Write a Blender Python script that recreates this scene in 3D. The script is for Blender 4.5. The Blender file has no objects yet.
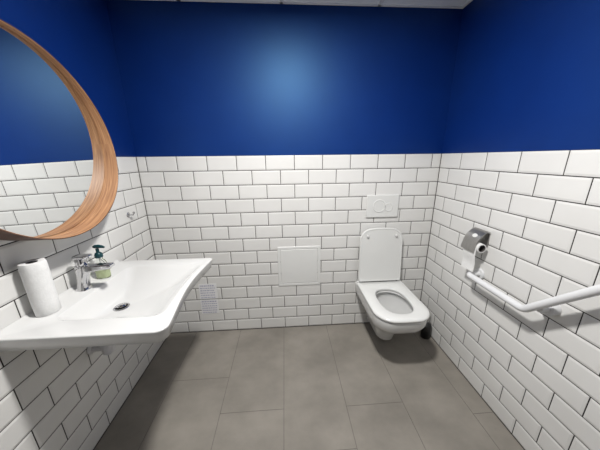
import bpy, bmesh, math, random
from mathutils import Vector, Matrix
random.seed(4)
PI = math.pi
scene = bpy.context.scene
COL = scene.collection

# ------------------------------------------------------------------ room sizes
W = 2.149          # left wall x=0, right wall x=W
DEPTH = 2.40       # back wall y=0, front wall y=-DEPTH
H = 2.302          # ceiling
TILE_TOP = 1.428
ROW = 0.102
PITCH = 0.2025
ROWS = 14

# ------------------------------------------------------------------ helpers
def mesh_obj(name, bm, mats, parent=None, smooth=True, angle=40):
    bmesh.ops.recalc_face_normals(bm, faces=bm.faces[:])
    me = bpy.data.meshes.new(name)
    bm.to_mesh(me); bm.free()
    if not isinstance(mats, (list, tuple)): mats = [mats]
    for m in mats: me.materials.append(m)
    if smooth:
        for p in me.polygons: p.use_smooth = True
        try: me.set_sharp_from_angle(angle=math.radians(angle))
        except Exception: pass
    o = bpy.data.objects.new(name, me)
    COL.objects.link(o)
    if parent is not None:
        o.parent = parent
        o.matrix_parent_inverse = Matrix.Translation(-parent.location)
    return o

def thing(name, label, cat, loc, group=None):
    o = bpy.data.objects.new(name, None)
    COL.objects.link(o)
    o.location = loc
    o.empty_display_size = .05
    o['label'] = label; o['category'] = cat
    if group: o['group'] = group
    return o

def struct(o):
    o['kind'] = 'structure'; return o

def box(bm, x0, x1, y0, y1, z0, z1, bevel=0, seg=2, mat=0):
    r = bmesh.ops.create_cube(bm, size=1)
    vs = r['verts']
    for v in vs:
        v.co = Vector(((x0+x1)/2+v.co.x*(x1-x0), (y0+y1)/2+v.co.y*(y1-y0), (z0+z1)/2+v.co.z*(z1-z0)))
    es = {e for v in vs for e in v.link_edges}
    fs = {f for v in vs for f in v.link_faces}
    for f in fs: f.material_index = mat
    if bevel > 0:
        bmesh.ops.bevel(bm, geom=list(es), offset=bevel, segments=seg, affect='EDGES', profile=.5)

def loft(bm, loops, cap0=True, cap1=True, closed=True, mat=0):
    vl = [[bm.verts.new(Vector(p)) for p in lp] for lp in loops]
    n = len(vl[0])
    for a, b in zip(vl, vl[1:]):
        for i in range(n if closed else n-1):
            j = (i+1) % n
            f = bm.faces.new((a[i], a[j], b[j], b[i])); f.material_index = mat
    if cap0: bm.faces.new(vl[0]).material_index = mat
    if cap1: bm.faces.new(vl[-1]).material_index = mat
    return vl

def lathe(bm, prof, c, axis='z', n=40, sx=1, sy=1, cap0=True, cap1=True):
    """prof: list of (radius, height)"""
    loops = []
    for r, h in prof:
        r = max(r, 1e-5)
        lp = []
        for i in range(n):
            a = 2*PI*i/n
            u, v = r*math.cos(a)*sx, r*math.sin(a)*sy
            if axis == 'z': lp.append((c[0]+u, c[1]+v, c[2]+h))
            elif axis == 'x': lp.append((c[0]+h, c[1]+u, c[2]+v))
            else: lp.append((c[0]+u, c[1]+h, c[2]+v))
        loops.append(lp)
    loft(bm, loops, cap0, cap1)

def tube(bm, pts, r, n=16, rs=None):
    pts = [Vector(p) for p in pts]
    loops = []
    prev = None
    for i, p in enumerate(pts):
        d = (pts[min(i+1, len(pts)-1)]-pts[max(i-1, 0)]).normalized()
        if prev is None:
            ref = Vector((0, 0, 1)) if abs(d.z) < .9 else Vector((1, 0, 0))
            u = d.cross(ref).normalized()
        else:
            u = (prev-d*prev.dot(d)).normalized()
        prev = u
        v = d.cross(u)
        rr = rs[i] if rs else r
        loops.append([p+u*rr*math.cos(2*PI*k/n)+v*rr*math.sin(2*PI*k/n) for k in range(n)])
    loft(bm, loops)

def fillet_path(pts, rad, n=8):
    pts = [Vector(p) for p in pts]
    out = [pts[0]]
    for a, b, c in zip(pts, pts[1:], pts[2:]):
        d0 = (a-b).normalized(); d1 = (c-b).normalized()
        ang = d0.angle(d1)
        t = rad/math.tan(ang/2)
        t = min(t, (a-b).length*.49, (c-b).length*.49)
        p0, p1 = b+d0*t, b+d1*t
        for i in range(n+1):
            s = i/n
            out.append((1-s)**2*p0+2*s*(1-s)*b+s*s*p1)
    out.append(pts[-1])
    return out

def rrect(x0, x1, y0, y1, radii, n=12):
    """rounded rectangle, counter-clockwise from (x1,y0); radii: r at (x1,y0),(x1,y1),(x0,y1),(x0,y0); each side subdivided"""
    cs = [(x1, y0, -90), (x1, y1, 0), (x0, y1, 90), (x0, y0, 180)]
    pts = []
    arcs = []
    for (cx, cy, a0), r in zip(cs, radii):
        ox = cx-r if cx == x1 else cx+r
        oy = cy+r if cy == y0 else cy-r
        arcs.append([(ox+r*math.cos(math.radians(a0+90*i/n)), oy+r*math.sin(math.radians(a0+90*i/n))) for i in range(n+1)])
    for k in range(4):
        a = arcs[k]; b = arcs[(k+1) % 4]
        pts += a
        p, q = a[-1], b[0]
        for i in range(1, n):
            pts.append((p[0]+(q[0]-p[0])*i/n, p[1]+(q[1]-p[1])*i/n))
    return pts

# ------------------------------------------------------------------ materials
def mat(name, col, rough=.5, metal=0, spec=.5, coat=0, trans=0, ior=1.45, alpha=1):
    m = bpy.data.materials.new(name); m.use_nodes = True
    b = m.node_tree.nodes['Principled BSDF']
    b.inputs['Base Color'].default_value = (*col, 1)
    b.inputs['Roughness'].default_value = rough
    b.inputs['Metallic'].default_value = metal
    b.inputs['Specular IOR Level'].default_value = spec
    b.inputs['Coat Weight'].default_value = coat
    b.inputs['Coat Roughness'].default_value = .08
    b.inputs['Transmission Weight'].default_value = trans
    b.inputs['IOR'].default_value = ior
    b.inputs['Alpha'].default_value = alpha
    return m

def noise_mix(m, c1, c2, scale, detail=4, rough=.55, stretch=(1, 1, 1), bump=0, bscale=None, lo=.35, hi=.65):
    nt = m.node_tree; N = nt.nodes; L = nt.links
    b = N['Principled BSDF']
    tc = N.new('ShaderNodeTexCoord'); mp = N.new('ShaderNodeMapping')
    mp.inputs['Scale'].default_value = stretch
    L.new(tc.outputs['Object'], mp.inputs['Vector'])
    no = N.new('ShaderNodeTexNoise')
    no.inputs['Scale'].default_value = scale; no.inputs['Detail'].default_value = detail; no.inputs['Roughness'].default_value = rough
    L.new(mp.outputs['Vector'], no.inputs['Vector'])
    cr = N.new('ShaderNodeValToRGB')
    cr.color_ramp.elements[0].position = lo; cr.color_ramp.elements[0].color = (*c1, 1)
    cr.color_ramp.elements[1].position = hi; cr.color_ramp.elements[1].color = (*c2, 1)
    L.new(no.outputs['Fac'], cr.inputs['Fac'])
    L.new(cr.outputs['Color'], b.inputs['Base Color'])
    if bump:
        n2 = N.new('ShaderNodeTexNoise'); n2.inputs['Scale'].default_value = bscale or scale*4; n2.inputs['Detail'].default_value = 3
        L.new(mp.outputs['Vector'], n2.inputs['Vector'])
        bp = N.new('ShaderNodeBump'); bp.inputs['Strength'].default_value = bump; bp.inputs['Distance'].default_value = .002
        L.new(n2.outputs['Fac'], bp.inputs['Height'])
        L.new(bp.outputs['Normal'], b.inputs['Normal'])
    return m

M_TILE = noise_mix(mat('white_glazed_tile', (.8, .79, .77), .22), (.650, .645, .628), (.69, .686, .670), 3.0, bump=.04, bscale=14)
M_GROUT = noise_mix(mat('dark_grout', (.05, .045, .04), .9), (.022, .02, .019), (.036, .033, .03), 40)
M_BLUE = noise_mix(mat('blue_paint', (.004, .03, .2), .50, spec=.80), (.0001, .0135, .126), (.0002, .0155, .138), 6, bump=.05, bscale=180)
M_BLUE.node_tree.nodes['Principled BSDF'].inputs['Specular Tint'].default_value = (.32, .70, 1, 1)
M_FLOOR = noise_mix(mat('grey_brown_floor_tile', (.2, .18, .16), .6, spec=.15), (.182, .168, .147), (.275, .254, .223), 2.6, 5, .6, (1, 1.3, 1), bump=.05, bscale=60, lo=.3, hi=.7)
M_FJOINT = noise_mix(mat('floor_joint', (.07, .06, .055), .9), (.075, .068, .06), (.10, .09, .08), 30)
M_CEIL = noise_mix(mat('ceiling_tile', (.75, .75, .75), .9), (.89, .92, .94), (.93, .955, .97), 25, bump=.2, bscale=120)
M_TBAR = noise_mix(mat('ceiling_grid_metal', (.8, .8, .8), .6), (.78, .8, .81), (.82, .84, .85), 10)
M_CERAMIC = noise_mix(mat('white_ceramic', (.83, .83, .82), .12, coat=.3), (.605, .605, .595), (.625, .625, .615), 2)
M_SEAT = noise_mix(mat('white_seat_plastic', (.8, .8, .79), .22), (.655, .66, .645), (.675, .68, .665), 3)
M_PLASTIC = noise_mix(mat('white_plastic', (.75, .75, .74), .35), (.66, .665, .65), (.68, .685, .67), 4)
M_CHROME = noise_mix(mat('chrome', (.8, .8, .81), .08, 1), (.60, .60, .61), (.64, .64, .65), 5)
M_STEEL = noise_mix(mat('brushed_steel', (.5, .5, .5), .35, 1), (.38, .37, .36), (.44, .43, .415), 20, stretch=(1, 12, 1))
M_DARK = noise_mix(mat('dark_hole', (.01, .01, .01), .7), (.008, .008, .008), (.014, .014, .014), 10)
M_PAPER = noise_mix(mat('white_paper', (.85, .85, .84), .85, spec=.2), (.70, .70, .69), (.74, .74, .73), 60, bump=.5, bscale=160)
M_CARD = noise_mix(mat('grey_cardboard', (.2, .18, .16), .9), (.07, .063, .06), (.10, .09, .083), 50)
M_SHEET = noise_mix(mat('notice_paper', (.7, .7, .7), .35), (.70, .70, .71), (.74, .74, .745), 20)
M_INK = noise_mix(mat('print_ink', (.2, .2, .26), .6), (.36, .36, .46), (.44, .44, .54), 30)
M_BARWHITE = noise_mix(mat('white_coated_bar', (.78, .78, .79), .25), (.64, .645, .655), (.67, .675, .685), 6)
M_MIRROR = noise_mix(mat('mirror_glass', (.86, .88, .88), .01, 1), (.85, .87, .87), (.87, .885, .885), 2)
M_TEAL = noise_mix(mat('dark_teal_plastic', (.0, .07, .08), .35), (.003, .035, .043), (.004, .045, .055), 10)
M_CLEAR = mat('clear_bottle_plastic', (.93, .96, .94), .08, trans=1, ior=1.15)
M_SOAP = noise_mix(mat('pale_green_soap', (.5, .62, .25), .3), (.62, .69, .40), (.68, .74, .46), 20)
M_BLACK = noise_mix(mat('black_plastic', (.015, .015, .015), .4), (.012, .012, .012), (.02, .02, .02), 10)
M_GREYPIPE = noise_mix(mat('pale_grey_pipe', (.6, .6, .62), .35), (.58, .58, .60), (.63, .63, .65), 8)
M_WATER = mat('toilet_water', (.9, .95, .95), .02, trans=1, ior=1.33)

def wood():
    m = mat('walnut_veneer', (.3, .15, .07), .5)
    nt = m.node_tree; N = nt.nodes; L = nt.links; b = N['Principled BSDF']
    uv = N.new('ShaderNodeUVMap'); uv.uv_map = 'grain'
    mp = N.new('ShaderNodeMapping'); mp.inputs['Scale'].default_value = (3.0, 60, 1)
    L.new(uv.outputs['UV'], mp.inputs['Vector'])
    no = N.new('ShaderNodeTexNoise'); no.inputs['Scale'].default_value = 2.2; no.inputs['Detail'].default_value = 6; no.inputs['Distortion'].default_value = .6
    L.new(mp.outputs['Vector'], no.inputs['Vector'])
    cr = N.new('ShaderNodeValToRGB')
    cr.color_ramp.elements[0].position = .28; cr.color_ramp.elements[0].color = (.21, .09, .037, 1)
    cr.color_ramp.elements[1].position = .70; cr.color_ramp.elements[1].color = (.47, .25, .118, 1)
    L.new(no.outputs['Fac'], cr.inputs['Fac']); L.new(cr.outputs['Color'], b.inputs['Base Color'])
    bp = N.new('ShaderNodeBump'); bp.inputs['Strength'].default_value = .12; bp.inputs['Distance'].default_value = .001
    L.new(no.outputs['Fac'], bp.inputs['Height']); L.new(bp.outputs['Normal'], b.inputs['Normal'])
    return m
M_WOOD = wood()
M_WOODSHADE = noise_mix(mat('shaded_walnut_edge', (.1, .05, .03), .5), (.075, .038, .024), (.12, .062, .04), 25)  # shade on the frame's lip and outer side painted as darker walnut

# ------------------------------------------------------------------ walls
GAP = .0022       # half grout width
BEV = .009        # bevelled edge of each tile
BEVD = .0022
def tile(bm, T, a0, a1, b0, b1, length):
    """tile from a0..a1 along the wall, b0..b1 in height; T(a,b,depth) gives the point; depth>0 goes into the wall"""
    a0 += GAP if a0 > 0 else .0006; a1 -= GAP if a1 < length else .0006; b0 += GAP; b1 -= GAP
    if a1-a0 < .006: return
    bv = min(BEV, (a1-a0)*.35)
    out = [(a0, b0), (a1, b0), (a1, b1), (a0, b1)]
    inn = [(a0+bv, b0+bv), (a1-bv, b0+bv), (a1-bv, b1-bv), (a0+bv, b1-bv)]
    back = [bm.verts.new(T(a, b, BEVD+.0035)) for a, b in out]
    edge = [bm.verts.new(T(a, b, BEVD)) for a, b in out]
    top = [bm.verts.new(T(a, b, 0)) for a, b in inn]
    for i in range(4):
        j = (i+1) % 4
        bm.faces.new((back[i], back[j], edge[j], edge[i])).material_index = 0
        bm.faces.new((edge[i], edge[j], top[j], top[i])).material_index = 0
    bm.faces.new(top).material_index = 0

def make_wall(name, T, length, phase_even, phase_odd, holes=()):
    bm = bmesh.new()
    for k in range(ROWS):
        b1 = TILE_TOP-k*ROW; b0 = b1-ROW
        ph = phase_even if k % 2 == 0 else phase_odd
        cuts = [0]
        x = ph-PITCH*2
        while x < length:
            if x > .004 and x < length-.004: cuts.append(x)
            x += PITCH
        cuts.append(length)
        for a0, a1 in zip(cuts, cuts[1:]): tile(bm, T, a0, a1, max(b0, .003), b1, length)
    # grout bed: thin slab up to the top of the tiling
    d0 = BEVD+.0009
    def slab(a0, a1, b0, b1, da, db, mi):
        v = [bm.verts.new(T(a, b, d)) for d in (da, db) for a, b in ((a0, b0), (a1, b0), (a1, b1), (a0, b1))]
        for q in ((0, 1, 2, 3), (4, 7, 6, 5), (0, 4, 5, 1), (1, 5, 6, 2), (2, 6, 7, 3), (3, 7, 4, 0)):
            bm.faces.new([v[i] for i in q]).material_index = mi
    slab(-.01, length+.01, 0, TILE_TOP-.001, d0, .012, 1)
    slab(-.02, length+.02, 0, H+.02, .006, .06, 2)
    return struct(mesh_obj(name, bm, [M_TILE, M_GROUT, M_BLUE], smooth=False))

make_wall('wall_back', lambda a, b, d: Vector((a, d, b)), W, .059, .059+PITCH/2)
make_wall('wall_left', lambda a, b, d: Vector((-d, -a, b)), DEPTH, -.0025+PITCH, .1035)
make_wall('wall_right', lambda a, b, d: Vector((W+d, -a, b)), DEPTH, .2043, .2043-PITCH/2)
make_wall('wall_front', lambda a, b, d: Vector((a, -DEPTH-d, b)), W, .059, .059+PITCH/2)

# unseen dark door and trim added behind the camera to cut bounced light
M_DOOR = noise_mix(mat('dark_door', (.04, .04, .045), .5), (.035, .035, .04), (.05, .05, .055), 8)
bm = bmesh.new()
box(bm, .52, 1.62, -DEPTH+.0002, -DEPTH+.035, .006, 2.12, .003)
struct(mesh_obj('added_door_1', bm, M_DOOR, smooth=False))
bm = bmesh.new()
for a in ((.45, .518, 0, 2.19), (1.622, 1.69, 0, 2.19), (.518, 1.622, 2.122, 2.19)):
    box(bm, a[0], a[1], -DEPTH+.0002, -DEPTH+.05, a[2], a[3], .003)
struct(mesh_obj('added_trim_1', bm, M_DOOR, smooth=False))

# floor: large tiles in staggered columns
bm = bmesh.new()
box(bm, -.03, W+.03, -DEPTH-.03, .03, -.05, -.0008, mat=1)
colx = [-.145, .224, .592, .958, 1.325, 1.665, 2.03, 2.40]
offs = [-1.0, -.46, -.695, -.918, -.705, -1.05, -.80]
for (x0, x1), o in zip(zip(colx, colx[1:]), offs):
    ys = [o+1.1*i for i in range(-3, 3)]
    for y0, y1 in zip(ys, ys[1:]):
        a0, a1 = max(x0+.0011, 0), min(x1-.0011, W)
        b0, b1 = max(y0+.0011, -DEPTH), min(y1-.0011, -.001)
        if a1-a0 > .01 and b1-b0 > .01:
            box(bm, a0, a1, b0, b1, -.02, 0, mat=0)
struct(mesh_obj('floor', bm, [M_FLOOR, M_FJOINT], smooth=False))

# ceiling: suspended panels in a metal grid
bm = bmesh.new()
box(bm, -.03, W+.03, -DEPTH-.03, .03, H+.004, H+.05, mat=0)
for x in (.41, 1.01, 1.61): box(bm, x-.010, x+.010, -DEPTH, 0, H-.001, H+.006, mat=1)
for y in (-.28, -.88, -1.48, -2.08): box(bm, 0, W, y-.010, y+.010, H-.0005, H+.006, mat=1)
box(bm, 0, W, -.018, .0, H-.001, H+.005, mat=1)
box(bm, 0, .018, -DEPTH, 0, H-.0012, H+.005, mat=1)
box(bm, W-.018, W, -DEPTH, 0, H-.0012, H+.005, mat=1)
struct(mesh_obj('ceiling', bm, [M_CEIL, M_TBAR], smooth=False))

# ------------------------------------------------------------------ ceiling lamp
LX, LY = 1.06, -1.02
t = thing('ceiling_light', 'round white ceiling light above the middle of the room', 'light', (LX, LY, H-.03))
bm = bmesh.new()
lathe(bm, [(.125, .029), (.125, .006), (.120, 0), (.105, -.001), (.103, .004), (.103, .029)], (LX, LY, H-.03), n=48)
mesh_obj('frame', bm, M_PLASTIC, t)
bm = bmesh.new()
lathe(bm, [(.1028, .010), (.1028, .006), (.001, .005)], (LX, LY, H-.03), n=48)
M_LAMP = bpy.data.materials.new('lamp_diffuser'); M_LAMP.use_nodes = True
nt = M_LAMP.node_tree; nt.nodes.clear()
em = nt.nodes.new('ShaderNodeEmission'); out = nt.nodes.new('ShaderNodeOutputMaterial')
em.inputs['Color'].default_value = (1, .965, .92, 1); em.inputs['Strength'].default_value = 4
nt.links.new(em.outputs[0], out.inputs['Surface'])
mesh_obj('diffuser', bm, M_LAMP, t)
ld = bpy.data.lights.new('lamp', 'AREA'); ld.shape = 'DISK'; ld.size = .17; ld.energy = 45; ld.color = (1, .98, .95)
lo = bpy.data.objects.new('lamp', ld); COL.objects.link(lo); lo.location = (LX, LY, H-.034)
lo.parent = t; lo.matrix_parent_inverse = Matrix.Translation(-t.location)

# ------------------------------------------------------------------ wash basin
BZ = .833
Y0, Y1 = -1.020, -.376
t = thing('washbasin', 'wide white ceramic washbasin with curved front on the left wall', 'sink', (0, (Y0+Y1)/2, BZ))
def outline(ins, z, sh=0):
    pts = rrect(.001 + (.014 if ins >= .02 else 0), .567-ins, Y0+ins, Y1-ins, (.042, .022, .006, .006), 14)
    out = []
    for x, y in pts:
        s = (y-Y0)/(Y1-Y0)
        if x > .3:
            k = min(1, (x-.3)/.2)
            x -= k*(.030*math.sin(PI*min(max((s-.05)/.95, 0), 1))**1.3 + .012*s)
        zz = z
        if ins < .02 and z > BZ-.001: zz += .012*max(0, 1-x/.012)   # upstand where it meets the wall
        out.append((x, y, zz))
    return out
def inner(x0, x1, y0, y1, r, z, curve=.02):
    pts = rrect(x0, x1, y0, y1, (r,)*4, 14)
    out = []
    for x, y in pts:
        s = (y-Y0)/(Y1-Y0)
        if x > .3: x -= min(1, (x-.3)/.2)*curve*math.sin(PI*s)
        out.append((x, y, z))
    return out
bm = bmesh.new()
DX, DY = .207, -.706
def toward(lp, k, z):
    return [(DX+(x-DX)*k, DY+(y-DY)*k, z) for x, y, _ in lp]
I0 = inner(.112, .528, -.932, -.456, .045, BZ)
Iu = inner(.04, .47, -.92, -.48, .09, BZ-.05)
loops = [
    toward(Iu, .25, BZ-.135), toward(Iu, .55, BZ-.129), toward(Iu, .80, BZ-.105), toward(Iu, .95, BZ-.073), [(x, y, BZ-.059) for x, y, _ in Iu],
    outline(.0195, BZ-.058), outline(.014, BZ-.0575), outline(.009, BZ-.053), outline(.001, BZ-.007), outline(.0005, BZ-.004), outline(.002, BZ-.001), outline(.005, BZ),
    outline(.02, BZ), I0, toward(I0, .985, BZ-.0015), toward(I0, .955, BZ-.006), toward(I0, .88, BZ-.022), toward(I0, .76, BZ-.048),
    toward(I0, .55, BZ-.079), toward(I0, .28, BZ-.097), toward(I0, .11, BZ-.1005)]
loft(bm, loops)
mesh_obj('basin', bm, M_CERAMIC, t, angle=60)
bm = bmesh.new()
lathe(bm, [(.0335, 0), (.0335, .003), (.031, .0045), (.027, .0045), (.0255, .002), (.0255, -.002)], (DX, DY, BZ-.1002), n=40, cap0=True, cap1=True)
dr = mesh_obj('drain_ring', bm, M_CHROME, t)
bm = bmesh.new()
lathe(bm, [(.026, .0015), (.026, .0025), (.0005, .003)], (DX, DY, BZ-.1002), n=32)
mesh_obj('drain_hole', bm, M_DARK, t)['label'] = 'dark drain opening'
bm = bmesh.new()
lathe(bm, [(.004, .002), (.004, .007), (.0195, .008), (.020, .010), (.017, .0125), (.0005, .0135)], (DX, DY, BZ-.1002), n=32)
mesh_obj('drain_plug', bm, M_CHROME, t)['label'] = 'chrome drain plug'

# trap below
PX, PY, PZ = .080, -.688, .474
t = thing('drain_trap', 'pale grey drain trap hanging beneath the white washbasin', 'pipe', (PX, PY, PZ))
bm = bmesh.new()
lathe(bm, [(.008, -.014), (.020, -.012), (.026, -.004), (.026, .040), (.023, .046), (.019, .050), (.022, .07)], (PX, PY, PZ), n=32)
mesh_obj('trap_cup', bm, M_GREYPIPE, t)
bm = bmesh.new()
tube(bm, fillet_path([(DX, DY, BZ-.133), (DX, DY, .64), (PX, PY, .60), (PX, PY, PZ+.065)], .035, 8), .017, 20)
mesh_obj('inlet_pipe', bm, M_GREYPIPE, t)
bm = bmesh.new()
tube(bm, [(PX, PY, PZ+.02), (.04, PY, PZ+.02), (.012, PY, PZ+.02)], .017, 20)
lathe(bm, [(.017, .0), (.030, .0), (.030, .004), (.024, .010), (.017, .012)], (.001, PY, PZ+.02), axis='x', n=32)
mesh_obj('outlet_pipe', bm, M_GREYPIPE, t)

# ------------------------------------------------------------------ faucet
FX, FY = .052, -.694
t = thing('faucet', 'chrome single lever faucet standing on the back ledge of the washbasin', 'faucet', (FX, FY, BZ))
def rr3(cx, cy, hx, hy, r, z, dz=0):
    return [(x, y, z+dz*(x-cx)) for x, y in rrect(cx-hx, cx+hx, cy-hy, cy+hy, (r,)*4, 6)]
bm = bmesh.new()
loft(bm, [rr3(FX+.002, FY, .029, .027, .022, BZ+.0002), rr3(FX+.002, FY, .028, .026, .021, BZ+.006), rr3(FX+.003, FY, .023, .022, .018, BZ+.012),
          rr3(FX+.010, FY, .023, .021, .018, BZ+.05), rr3(FX+.019, FY, .027, .022, .018, BZ+.085), rr3(FX+.023, FY, .030, .023, .018, BZ+.112), rr3(FX+.023, FY, .029, .022, .018, BZ+.118)])
body = mesh_obj('body', bm, M_CHROME, t)
bm = bmesh.new()
def ring_yz(x, zc, hy, hz, r):
    return [(x, y, z) for y, z in rrect(FY-hy, FY+hy, zc-hz, zc+hz, (r,)*4, 6)]
loft(bm, [ring_yz(FX+.005, BZ+.100, .021, .014, .009), ring_yz(FX+.04, BZ+.102, .022, .017, .009), ring_yz(FX+.07, BZ+.105, .022, .014, .008),
          ring_yz(FX+.11, BZ+.109, .021, .011, .007), ring_yz(FX+.145, BZ+.112, .020, .009, .006), ring_yz(FX+.151, BZ+.112, .017, .006, .005)])
sp = mesh_obj('spout', bm, M_CHROME, t)
bm = bmesh.new()
lathe(bm, [(.011, 0), (.011, .007), (.009, .008)], (FX+.130, FY, BZ+.097), n=24)
mesh_obj('aerator', bm, M_STEEL, sp)
bm = bmesh.new()
lathe(bm, [(.021, 0), (.022, .003), (.022, .034), (.020, .037)], (FX+.021, FY, BZ+.118), n=32)
mesh_obj('cartridge_collar', bm, M_CHROME, t)
bm = bmesh.new()
loft(bm, [rr3(FX+.030, FY, .034, .019, .015, BZ+.154, .03), rr3(FX+.030, FY, .037, .021, .016, BZ+.158, .03), rr3(FX+.030, FY, .037, .021, .016, BZ+.163, .03), rr3(FX+.030, FY, .034, .019, .015, BZ+.166, .03)])
mesh_obj('lever', bm, M_CHROME, t)

# ------------------------------------------------------------------ soap bottle
SX, SY = .068, -.586
t = thing('soap_bottle', 'clear hand soap bottle with dark teal pump and green soap', 'soap', (SX, SY, BZ))
bm = bmesh.new()
lathe(bm, [(.026, .0005), (.031, .004), (.033, .012), (.032, .045), (.029, .075), (.023, .092), (.016, .100), (.014, .106), (.014, .120)], (SX, SY, BZ), n=40, sy=.72)
mesh_obj('bottle', bm, M_CLEAR, t)
bm = bmesh.new()
lathe(bm, [(.022, .003), (.028, .006), (.0305, .013), (.030, .040), (.0295, .044)], (SX, SY, BZ), n=40, sy=.71)
mesh_obj('liquid_soap', bm, M_SOAP, t)['label'] = 'pale green liquid soap in the lower half'
bm = bmesh.new()
lathe(bm, [(.016, 0), (.017, .002), (.017, .014), (.014, .022), (.010, .026), (.007, .028), (.007, .045)], (SX, SY, BZ+.111), n=32)
mesh_obj('pump_collar', bm, M_TEAL, t)
bm = bmesh.new()
tube(bm, [(SX-.015, SY, BZ+0.166), (SX-.007, SY, BZ+0.167), (SX+.010, SY, BZ+0.168), (SX+.025, SY, BZ+0.166), (SX+.036, SY, BZ+0.162)], .006, 14, [.006, .009, .009, .007, .004])
mesh_obj('pump_head', bm, M_TEAL, t)
bm = bmesh.new()
tube(bm, [(SX, SY, BZ+.012), (SX, SY, BZ+.11)], .0025, 10)
mesh_obj('dip_tube', bm, M_PLASTIC, t)

# ------------------------------------------------------------------ paper towel roll
TX, TY = .053, -.868
t = thing('paper_towel_roll', 'white paper towel roll standing upright on the washbasin under the mirror', 'paper towel', (TX, TY, BZ))
bm = bmesh.new()
def spiral(r, z, a_end=200):
    lp = []
    n = 72
    for i in range(n):
        a = 2*PI*i/n+math.radians(a_end)
        rr = r*(1+.028*(i/n))+.0006*math.sin(7*a+z*40)
        lp.append((TX+rr*math.cos(a), TY+rr*math.sin(a), z))
    return lp
def circ(r, z, a_end=200):
    return [(TX+r*math.cos(2*PI*i/72+math.radians(a_end)), TY+r*math.sin(2*PI*i/72+math.radians(a_end)), z) for i in range(72)]
Zt = BZ+.215
loft(bm, [circ(.0165, BZ+.001), spiral(.0345, BZ+.001), spiral(.0365, BZ+.004), spiral(.0372, BZ+.05), spiral(.0374, BZ+.12), spiral(.0372, BZ+.19), spiral(.0368, Zt-.006), spiral(.0352, Zt),
          spiral(.029, Zt+.0015), circ(.0165, Zt-.001), circ(.0165, Zt-.09)], cap0=True, cap1=True)
mesh_obj('paper_sheet_roll', bm, M_PAPER, t, angle=50)
bm = bmesh.new()
lathe(bm, [(.0163, -.08), (.0163, -.002), (.0150, -.002), (.0150, -.079)], (TX, TY, Zt), n=40)
mesh_obj('core', bm, M_CARD, t)['label'] = 'grey cardboard core'

# ------------------------------------------------------------------ round mirror
MYC, MZC, MR = -.7192, 1.4905, .3805
MD, MS, MX, MT, MTP = .0535, -.0852, .029, -.0250, .0077
t = thing('round_mirror', 'large round mirror in a deep walnut wood ring frame on left wall', 'mirror', (0, MYC, MZC))
def mpt(d, y, z):
    return Vector((MX+d*math.cos(MT)+z*math.sin(MT), MYC+y, MZC-d*math.sin(MT)+z*math.cos(MT)))
n = 160
bm = bmesh.new()
uvl = bm.loops.layers.uv.new('grain')
TH = .006
rings = []
for i in range(n):
    a = 2*PI*i/n
    cy, cz = math.cos(a), math.sin(a)
    D = MD+MS*MR*cz
    kf = MR*(1+MTP)
    wall_d = -MX+.001-math.sin(MT)*MR*cz   # back edge just off the tiles
    wall_d = min(wall_d, -.012)
    pr = [(MR, wall_d), (MR, -.001), (kf, D-.0015), (kf+.0015, D), (kf+TH-.0015, D), (kf+TH, D-.0015), (MR+TH, wall_d)]
    rings.append([(mpt(d, r*cy, r*cz), (i/n*2.4, k)) for (r, d), k in zip(pr, [0, .03, .10, .102, .11, .112, .2])])
vs = [[bm.verts.new(p[0]) for p in r] for r in rings]
for i in range(n):
    j = (i+1) % n
    m = len(vs[0])
    for k in range(m):
        l = (k+1) % m
        f = bm.faces.new((vs[i][k], vs[j][k], vs[j][l], vs[i][l]))
        f.material_index = 1 if k in (3, 4, 5) else 0
        for lp in f.loops:
            for (ii, kk) in ((i, k), (j, k), (j, l), (i, l)):
                if lp.vert is vs[ii][kk]:
                    u, v = rings[ii][kk][1]
                    if ii == 0 and i == n-1: u = 2.4
                    if kk == 0 and l == 0: v = .25
                    lp[uvl].uv = (u, v)
mesh_obj('frame', bm, [M_WOOD, M_WOODSHADE], t, angle=35)
bm = bmesh.new()
fr = [[mpt(d, MR*.994*math.cos(2*PI*i/n), MR*.994*math.sin(2*PI*i/n)) for i in range(n)] for d in (-.005, 0)]
loft(bm, fr)
mesh_obj('mirror_glass', bm, M_MIRROR, t, smooth=False)['label'] = 'round mirror glass'

# ------------------------------------------------------------------ little wall hook
t = thing('wall_hook', 'small chrome coat hook on the left wall tiles right of the mirror', 'hook', (0, -.204, 1.071))
bm = bmesh.new()
lathe(bm, [(.016, .0), (.016, .004), (.013, .007), (.006, .008)], (.0002, -.204, 1.073), axis='x', n=28)
mesh_obj('rosette', bm, M_CHROME, t)
bm = bmesh.new()
tube(bm, fillet_path([(.006, -.204, 1.073), (.030, -.204, 1.070), (.038, -.204, 1.082)], .008, 5), .0045, 12)
lathe(bm, [(.0005, -.007), (.005, -.005), (.007, 0), (.005, .005), (.0005, .007)], (.038, -.204, 1.086), n=16)
mesh_obj('hook_arm', bm, M_CHROME, t)

# ------------------------------------------------------------------ access panel
t = thing('access_panel', 'square white plastic access panel set in the back wall tiles', 'panel', (1.096, 0, .404))
bm = bmesh.new()
px0, px1, pz0, pz1 = .927, 1.266, .402, .742
fw = .022
def rect_xz(i, y, x0=px0, x1=px1, z0=pz0, z1=pz1):
    return [(x0+i, y, z0+i), (x1-i, y, z0+i), (x1-i, y, z1-i), (x0+i, y, z1-i)]
loft(bm, [rect_xz(0, -.0003), rect_xz(0, -.003), rect_xz(.003, -.005), rect_xz(fw-.003, -.005), rect_xz(fw, -.0035), rect_xz(fw, -.0003)], cap0=False, cap1=False)
mesh_obj('frame', bm, M_PLASTIC, t, angle=20)
bm = bmesh.new()
i = fw+.0022
loft(bm, [rect_xz(i, -.0003), rect_xz(i, -.003), rect_xz(i+.002, -.0045)])
mesh_obj('door', bm, M_PLASTIC, t, angle=20)

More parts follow.
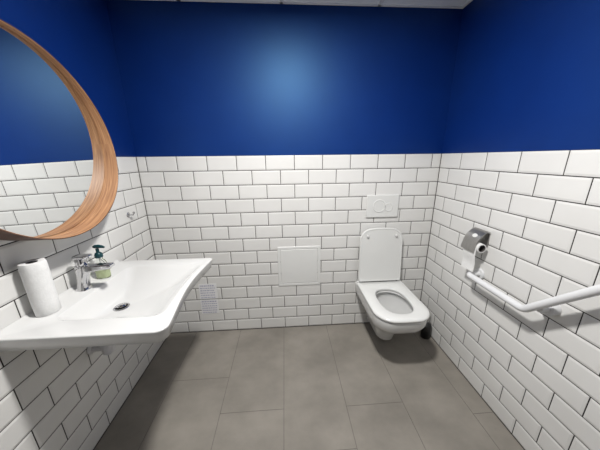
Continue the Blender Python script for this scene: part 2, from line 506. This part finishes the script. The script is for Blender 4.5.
# ------------------------------------------------------------------ flush plate
t = thing('flush_plate', 'white wall flush plate with two round buttons above the toilet', 'flush plate', (1.737, 0, .961))
bm = bmesh.new()
fx0, fx1, fz0, fz1 = 1.613, 1.860, .962, 1.133
loft(bm, [[(x, y, z) for x, z in rrect(fx0+k, fx1-k, fz0+k, fz1-k, (.006,)*4, 4)] for k, y in ((0, -.0003), (0, -.010), (.003, -.0125))])
mesh_obj('plate', bm, M_PLASTIC, t, angle=25)
def button(name, cx, cz, r, lab):
    bm = bmesh.new()
    lathe(bm, [(r, .004), (r, -.001), (r-.003, -.0028), (r-.007, -.0028), (r-.009, -.0012), (.0005, -.0009)], (cx, -.0125, cz), axis='y', n=48)
    o = mesh_obj(name, bm, M_SEAT, t, angle=30); o['label'] = lab
button('large_button', 1.709, 1.050, .0505, 'large round flush button')
button('small_button', 1.783, 1.040, .034, 'small round flush button')

# ------------------------------------------------------------------ notice on the back wall
t = thing('notice', 'two sheet printed notice taped low on the back wall beside the washbasin', 'notice', (.36, 0, .175))
def sheet(x0, x1, z0, z1, y, rows, seed):
    rnd = random.Random(seed)
    bm = bmesh.new()
    box(bm, x0, x1, y-.0012, y, z0, z1)
    s = mesh_obj('sheet', bm, M_SHEET, t, smooth=False)
    bm = bmesh.new()
    for k in range(rows):
        zc = z1-.018-(z1-z0-.03)*k/(rows-1)
        x = x0+.010
        hh = .004 if k else .0055
        while x < x1-.02:
            w = rnd.uniform(.006, .018)
            if x+w > x1-.008: break
            box(bm, x, x+w, y-.0016, y-.0011, zc-hh, zc+hh)
            x += w+.004
    mesh_obj('printed_text', bm, M_INK, s, smooth=False)
    return s
sheet(.290, .430, .315, .450, -.0006, 6, 1)
sheet(.288, .428, .176, .308, -.0006, 6, 2)

# ------------------------------------------------------------------ toilet
CX = 1.738
t = thing('toilet', 'white wall hung toilet with its lid raised against the back wall', 'toilet', (CX, 0, .05))
def dshape(hw, yb, yf, rf, z, cx=CX, taper=.0, n=12, rb=.004):
    """D-like plan: straight back at yb, rounded front at yf"""
    pts = rrect(cx-hw, cx+hw, yf, yb, (rf, rb, rb, rf), n)
    out = []
    for x, y in pts:
        s = (y-yf)/(yb-yf)          # 0 at the front
        bow = .010*math.sin(PI*min(1, max(0, (x-cx+hw)/(2*hw))))*max(0, 1-s*2.2)
        k = 1-taper*s
        out.append((cx+(x-cx)*k, y-bow, z))
    return out
bm = bmesh.new()
def oval(cx, cy, hx, hy, z, nn=96, p=2.35):
    lp = []
    for i in range(nn):
        a = 2*PI*i/nn-PI/4
        c, s = math.cos(a), math.sin(a)
        x = hx*abs(c)**(2/p)*(1 if c >= 0 else -1); y = hy*abs(s)**(2/p)*(1 if s >= 0 else -1)
        lp.append((cx+x, cy+y, z))
    return lp
# outside from the foot up
loops = [dshape(.045, -.035, -.235, .044, .048, CX+.012), dshape(.062, -.02, -.265, .06, .054, CX+.011), dshape(.068, -.008, -.282, .066, .075, CX+.010),
         dshape(.080, -.003, -.305, .078, .14, CX+.007), dshape(.102, -.003, -.345, .09, .205, CX+.003),
         dshape(.130, -.003, -.405, .11, .258), dshape(.155, -.003, -.465, .112, .296), dshape(.170, -.003, -.508, .112, .325),
         dshape(.177, -.003, -.526, .112, .358), dshape(.179, -.003, -.531, .112, .405), dshape(.178, -.003, -.530, .112, .414), dshape(.173, -.006, -.525, .107, .418)]
nb = len(loops[0])
ins = [oval(CX, -.335, .118, .165, .418, nb), oval(CX, -.335, .114, .161, .412, nb), oval(CX, -.335, .130, .178, .395, nb), oval(CX, -.33, .128, .172, .36, nb),
       oval(CX, -.32, .088, .125, .30, nb), oval(CX, -.30, .06, .085, .255, nb), oval(CX, -.28, .04, .05, .22, nb)]
# align the starting angle of inner ovals with the outline
def align(ref, lp):
    best = min(range(nb), key=lambda s: sum((ref[i][0]-lp[(i+s) % nb][0])**2+(ref[i][1]-lp[(i+s) % nb][1])**2 for i in range(0, nb, 4)))
    return [lp[(i+best) % nb] for i in range(nb)]
ins = [align(loops[-1], l) for l in ins]
loft(bm, loops+ins)
bowl = mesh_obj('bowl', bm, M_CERAMIC, t, angle=50)
bm = bmesh.new()
loft(bm, [oval(CX, -.30, .066, .094, .262, 64), oval(CX, -.30, .067, .095, .263, 64)])
mesh_obj('water', bm, M_WATER, t)['label'] = 'still water in the bowl'
# seat ring
bm = bmesh.new()
zs = .4205
so = [dshape(.178, -.070, -.530, .112, zs), dshape(.184, -.067, -.537, .115, zs+.004), dshape(.185, -.066, -.539, .115, zs+.012), dshape(.182, -.068, -.535, .113, zs+.019), dshape(.174, -.073, -.526, .107, zs+.0225)]
si = [oval(CX, -.325, .111, .158, zs+.0225, nb, 2.6), oval(CX, -.325, .106, .153, zs+.019, nb, 2.6), oval(CX, -.325, .104, .151, zs+.010, nb, 2.6), oval(CX, -.325, .108, .155, zs+.001, nb, 2.6)]
si = [align(so[-1], l) for l in si]
L = so+si
vl = [[bm.verts.new(Vector(p)) for p in lp] for lp in L]
for a, b in zip(vl, vl[1:]+vl[:1]):
    for i in range(nb):
        j = (i+1) % nb
        bm.faces.new((a[i], a[j], b[j], b[i]))
mesh_obj('seat', bm, M_SEAT, t, angle=50)
# raised lid
LH = .437; LB = .4475
tilt = math.radians(4)
def lidp(u, v, w):
    """u across, v up the lid, w away from its inner face (towards the wall)"""
    y = -.070+v*math.sin(tilt)+w*math.cos(tilt)
    return Vector((CX+u, y, LB+v*math.cos(tilt)-w*math.sin(tilt)))
def lid_outline(ins_, w):
    hw = .171-ins_
    pts = rrect(-hw, hw, ins_, LH-ins_, (.012, .078-ins_*.5, .078-ins_*.5, .012), 12)
    out = []
    for u, v in pts:
        s = v/LH
        k = 1-.02*s
        v2 = v
        if v > LH*.5:
            v2 = v-.020*(abs(u)/hw)**2*min(1, (s-.5)/.5)
        out.append(lidp(u*k, v2, w))
    return out
bm = bmesh.new()
loft(bm, [lid_outline(.012, .002), lid_outline(.010, .0), lid_outline(.003, 0), lid_outline(0, .004), lid_outline(0, .018), lid_outline(.004, .022)])
lid = mesh_obj('lid', bm, M_SEAT, t, angle=40)
for s in (-1, 1):
    bm = bmesh.new()
    c = lidp(s*.112, .375, 0)
    lathe(bm, [(.0105, .002), (.0105, -.006), (.008, -.010), (.0005, -.011)], c, axis='y', n=20)
    mesh_obj('bumper', bm, M_CERAMIC, lid)
for s in (-1, 1):
    bm = bmesh.new()
    tube(bm, [(CX+s*.150, -.050, .436), (CX+s*.178, -.050, .436)], .012, 20)
    lathe(bm, [(.013, 0), (.013, .012), (.009, .014)], (CX+s*.163, -.050, .4185), n=20)
    mesh_obj('hinge', bm, M_SEAT, t)

# ------------------------------------------------------------------ toilet brush
QX, QY = 2.103, -.195
t = thing('toilet_brush', 'black toilet brush holder with chrome handle in the corner behind the toilet', 'toilet brush', (QX, QY, 0))
bm = bmesh.new()
lathe(bm, [(.034, .0), (.036, .003), (.035, .09), (.034, .115), (.031, .117), (.030, .105)], (QX, QY, 0), n=36)
mesh_obj('holder', bm, M_BLACK, t)
bm = bmesh.new()
lathe(bm, [(.028, .106), (.030, .111), (.030, .121), (.012, .127), (.007, .131)], (QX, QY, 0), n=32)
mesh_obj('cover', bm, M_BLACK, t)
bm = bmesh.new()
tube(bm, [(QX, QY, .129), (QX, QY, .222)], .006, 16)
lathe(bm, [(.006, .218), (.009, .221), (.009, .235), (.006, .240), (.0005, .241)], (QX, QY, 0), n=20)
mesh_obj('handle', bm, M_CHROME, t)['label'] = 'chrome handle'

# ------------------------------------------------------------------ toilet paper holder
HY0, HY1 = -.546, -.446
t = thing('paper_holder', 'brushed steel toilet paper holder with curved flap on the right wall', 'paper holder', (W, (HY0+HY1)/2, .87))
def strip(prof, y0, y1, th):
    """thin bent sheet: prof list of (d,z), d = distance from the wall"""
    bm = bmesh.new()
    pr = [Vector((d, z)) for d, z in prof]
    loops = []
    outp, inp = [], []
    for i, p in enumerate(pr):
        tg = (pr[min(i+1, len(pr)-1)]-pr[max(i-1, 0)]).normalized()
        nrm = Vector((-tg.y, tg.x))
        outp.append(p+nrm*th/2); inp.append(p-nrm*th/2)
    ring = outp+inp[::-1]
    loft(bm, [[(W-d, y, z) for d, z in ring] for y in (y0, y1)])
    return bm
bm = bmesh.new()
box(bm, W-.006, W-.0003, HY0+.005, HY1-.005, .905, .985, .0015)
bp = mesh_obj('back_plate', bm, M_STEEL, t)
prof = [(.008, .994), (.020, .996), (.032, .991)]
for i in range(1, 9):
    k = i/9
    prof.append((.032+.052*k+.010*math.sin(PI*k), .991-.095*k+.010*math.sin(PI*k)))
prof.append((.087, .890)); prof.append((.086, .876))
mesh_obj('flap', strip(prof, HY0, HY1, .0025), M_STEEL, t, angle=35)
bm = bmesh.new()
tube(bm, fillet_path([(W-.006, HY1-.004, .925), (W-.055, HY1-.004, .905), (W-.055, HY0+.004, .905)], .012, 6), .0042, 12)
mesh_obj('roll_arm', bm, M_CHROME, t)
bm = bmesh.new()  # raised white oval pad on the flap
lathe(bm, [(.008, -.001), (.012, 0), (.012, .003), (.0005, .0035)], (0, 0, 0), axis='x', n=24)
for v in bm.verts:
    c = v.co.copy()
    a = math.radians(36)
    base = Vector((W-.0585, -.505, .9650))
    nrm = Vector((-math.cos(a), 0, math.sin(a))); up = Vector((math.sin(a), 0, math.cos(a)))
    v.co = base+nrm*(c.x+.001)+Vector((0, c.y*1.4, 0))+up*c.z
mesh_obj('pad', bm, M_PLASTIC, t)['label'] = 'small white oval pad on the flap'

t = thing('toilet_paper_roll', 'nearly used up toilet paper roll with white sheet hanging under steel flap', 'toilet paper', (W-.055, -.50, .87))
bm = bmesh.new()
RX, RZ = W-.050, .904
prof = [(.0205, 0), (.0262, 0), (.0270, .002), (.0270, .098), (.0262, .100), (.0205, .100)]
lathe(bm, prof+[(.0203, .05)], (RX, -.558, RZ), axis='y', n=40, cap0=False, cap1=False)
rl = mesh_obj('paper_layers', bm, M_PAPER, t)
bm = bmesh.new()
lathe(bm, [(.0203, .001), (.0203, .099), (.0190, .099), (.0190, .001)], (RX, -.558, RZ), axis='y', n=40, cap0=False, cap1=False)
mesh_obj('core', bm, M_CARD, t)['label'] = 'grey cardboard core'
prof = []
for i in range(9):
    a = math.radians(90-i*11)
    prof.append((.050+.028*math.cos(a), RZ+.028*math.sin(a)))
for i in range(1, 12):
    s = i/11
    prof.append((.0778-.006*s+.003*math.sin(s*7), RZ-.005-.142*s))
mesh_obj('hanging_sheet', strip(prof, -.553, -.459, .0011), M_PAPER, t)

# ------------------------------------------------------------------ grab bar
GX = W-.075
t = thing('grab_bar', 'white angled grab bar fixed along the tiled right wall', 'grab bar', (W, -.87, .73))
bm = bmesh.new()
path = [(W-.004, -.526, .730), (GX, -.526, .730), (GX, -.868, .730), (GX, -1.178, 1.062), (W-.004, -1.178, 1.062)]
# small bends at the wall ends, wide bend at the elbow
pts = fillet_path(path[:3], .028, 8)[:-1]+fillet_path(path[1:4], .05, 10)[1:-1]+fillet_path(path[2:], .028, 8)[1:]
tube(bm, pts, .0165, 24)
mesh_obj('bar', bm, M_BARWHITE, t, angle=60)
def flange(y, z):
    bm = bmesh.new()
    lathe(bm, [(.034, 0), (.034, -.006), (.031, -.010), (.020, -.011)], (W-.0003, y, z), axis='x', n=36)
    mesh_obj('wall_flange', bm, M_BARWHITE, t)
flange(-.526, .730); flange(-1.178, 1.062)
bm = bmesh.new()
my, mz = -.920, .769
lathe(bm, [(.032, 0), (.032, -.024), (.029, -.032), (.017, -.035), (.016, -.066)], (W-.0003, my, mz), axis='x', n=32)
mesh_obj('wall_post', bm, M_BARWHITE, t)

# ------------------------------------------------------------------ world, camera, view
w = bpy.data.worlds.new('world'); scene.world = w; w.use_nodes = True
w.node_tree.nodes['Background'].inputs['Color'].default_value = (0, 0, 0, 1)

def cam_axes(yaw, pit, roll):
    cy, sy, cp, sp, cr, sr = math.cos(yaw), math.sin(yaw), math.cos(pit), math.sin(pit), math.cos(roll), math.sin(roll)
    f = Vector((sy*cp, cy*cp, sp)); r = Vector((cy, -sy, 0)); u = r.cross(f)
    return r*cr+u*sr, u*cr-r*sr, f
r, u, f = cam_axes(.0614, -.2754, -.0113)
cd = bpy.data.cameras.new('camera'); cam = bpy.data.objects.new('camera', cd); COL.objects.link(cam)
cd.sensor_width = 36; cd.sensor_fit = 'HORIZONTAL'; cd.lens = 238.2/600*36; cd.clip_start = .01
m = Matrix(((r.x, u.x, -f.x, .9995), (r.y, u.y, -f.y, -1.7452), (r.z, u.z, -f.z, 1.4094), (0, 0, 0, 1)))
cam.matrix_world = m
scene.camera = cam

scene.view_settings.view_transform = 'Standard'
scene.view_settings.look = 'None'
scene.view_settings.gamma = 1
scene.view_settings.use_curve_mapping = False
scene.view_settings.exposure = 0.0
try:
    scene.cycles.max_bounces = 12; scene.cycles.diffuse_bounces = 8
    scene.cycles.caustics_reflective = True
    scene.cycles.sample_clamp_indirect = 4
    scene.cycles.use_denoising = True
except Exception: pass
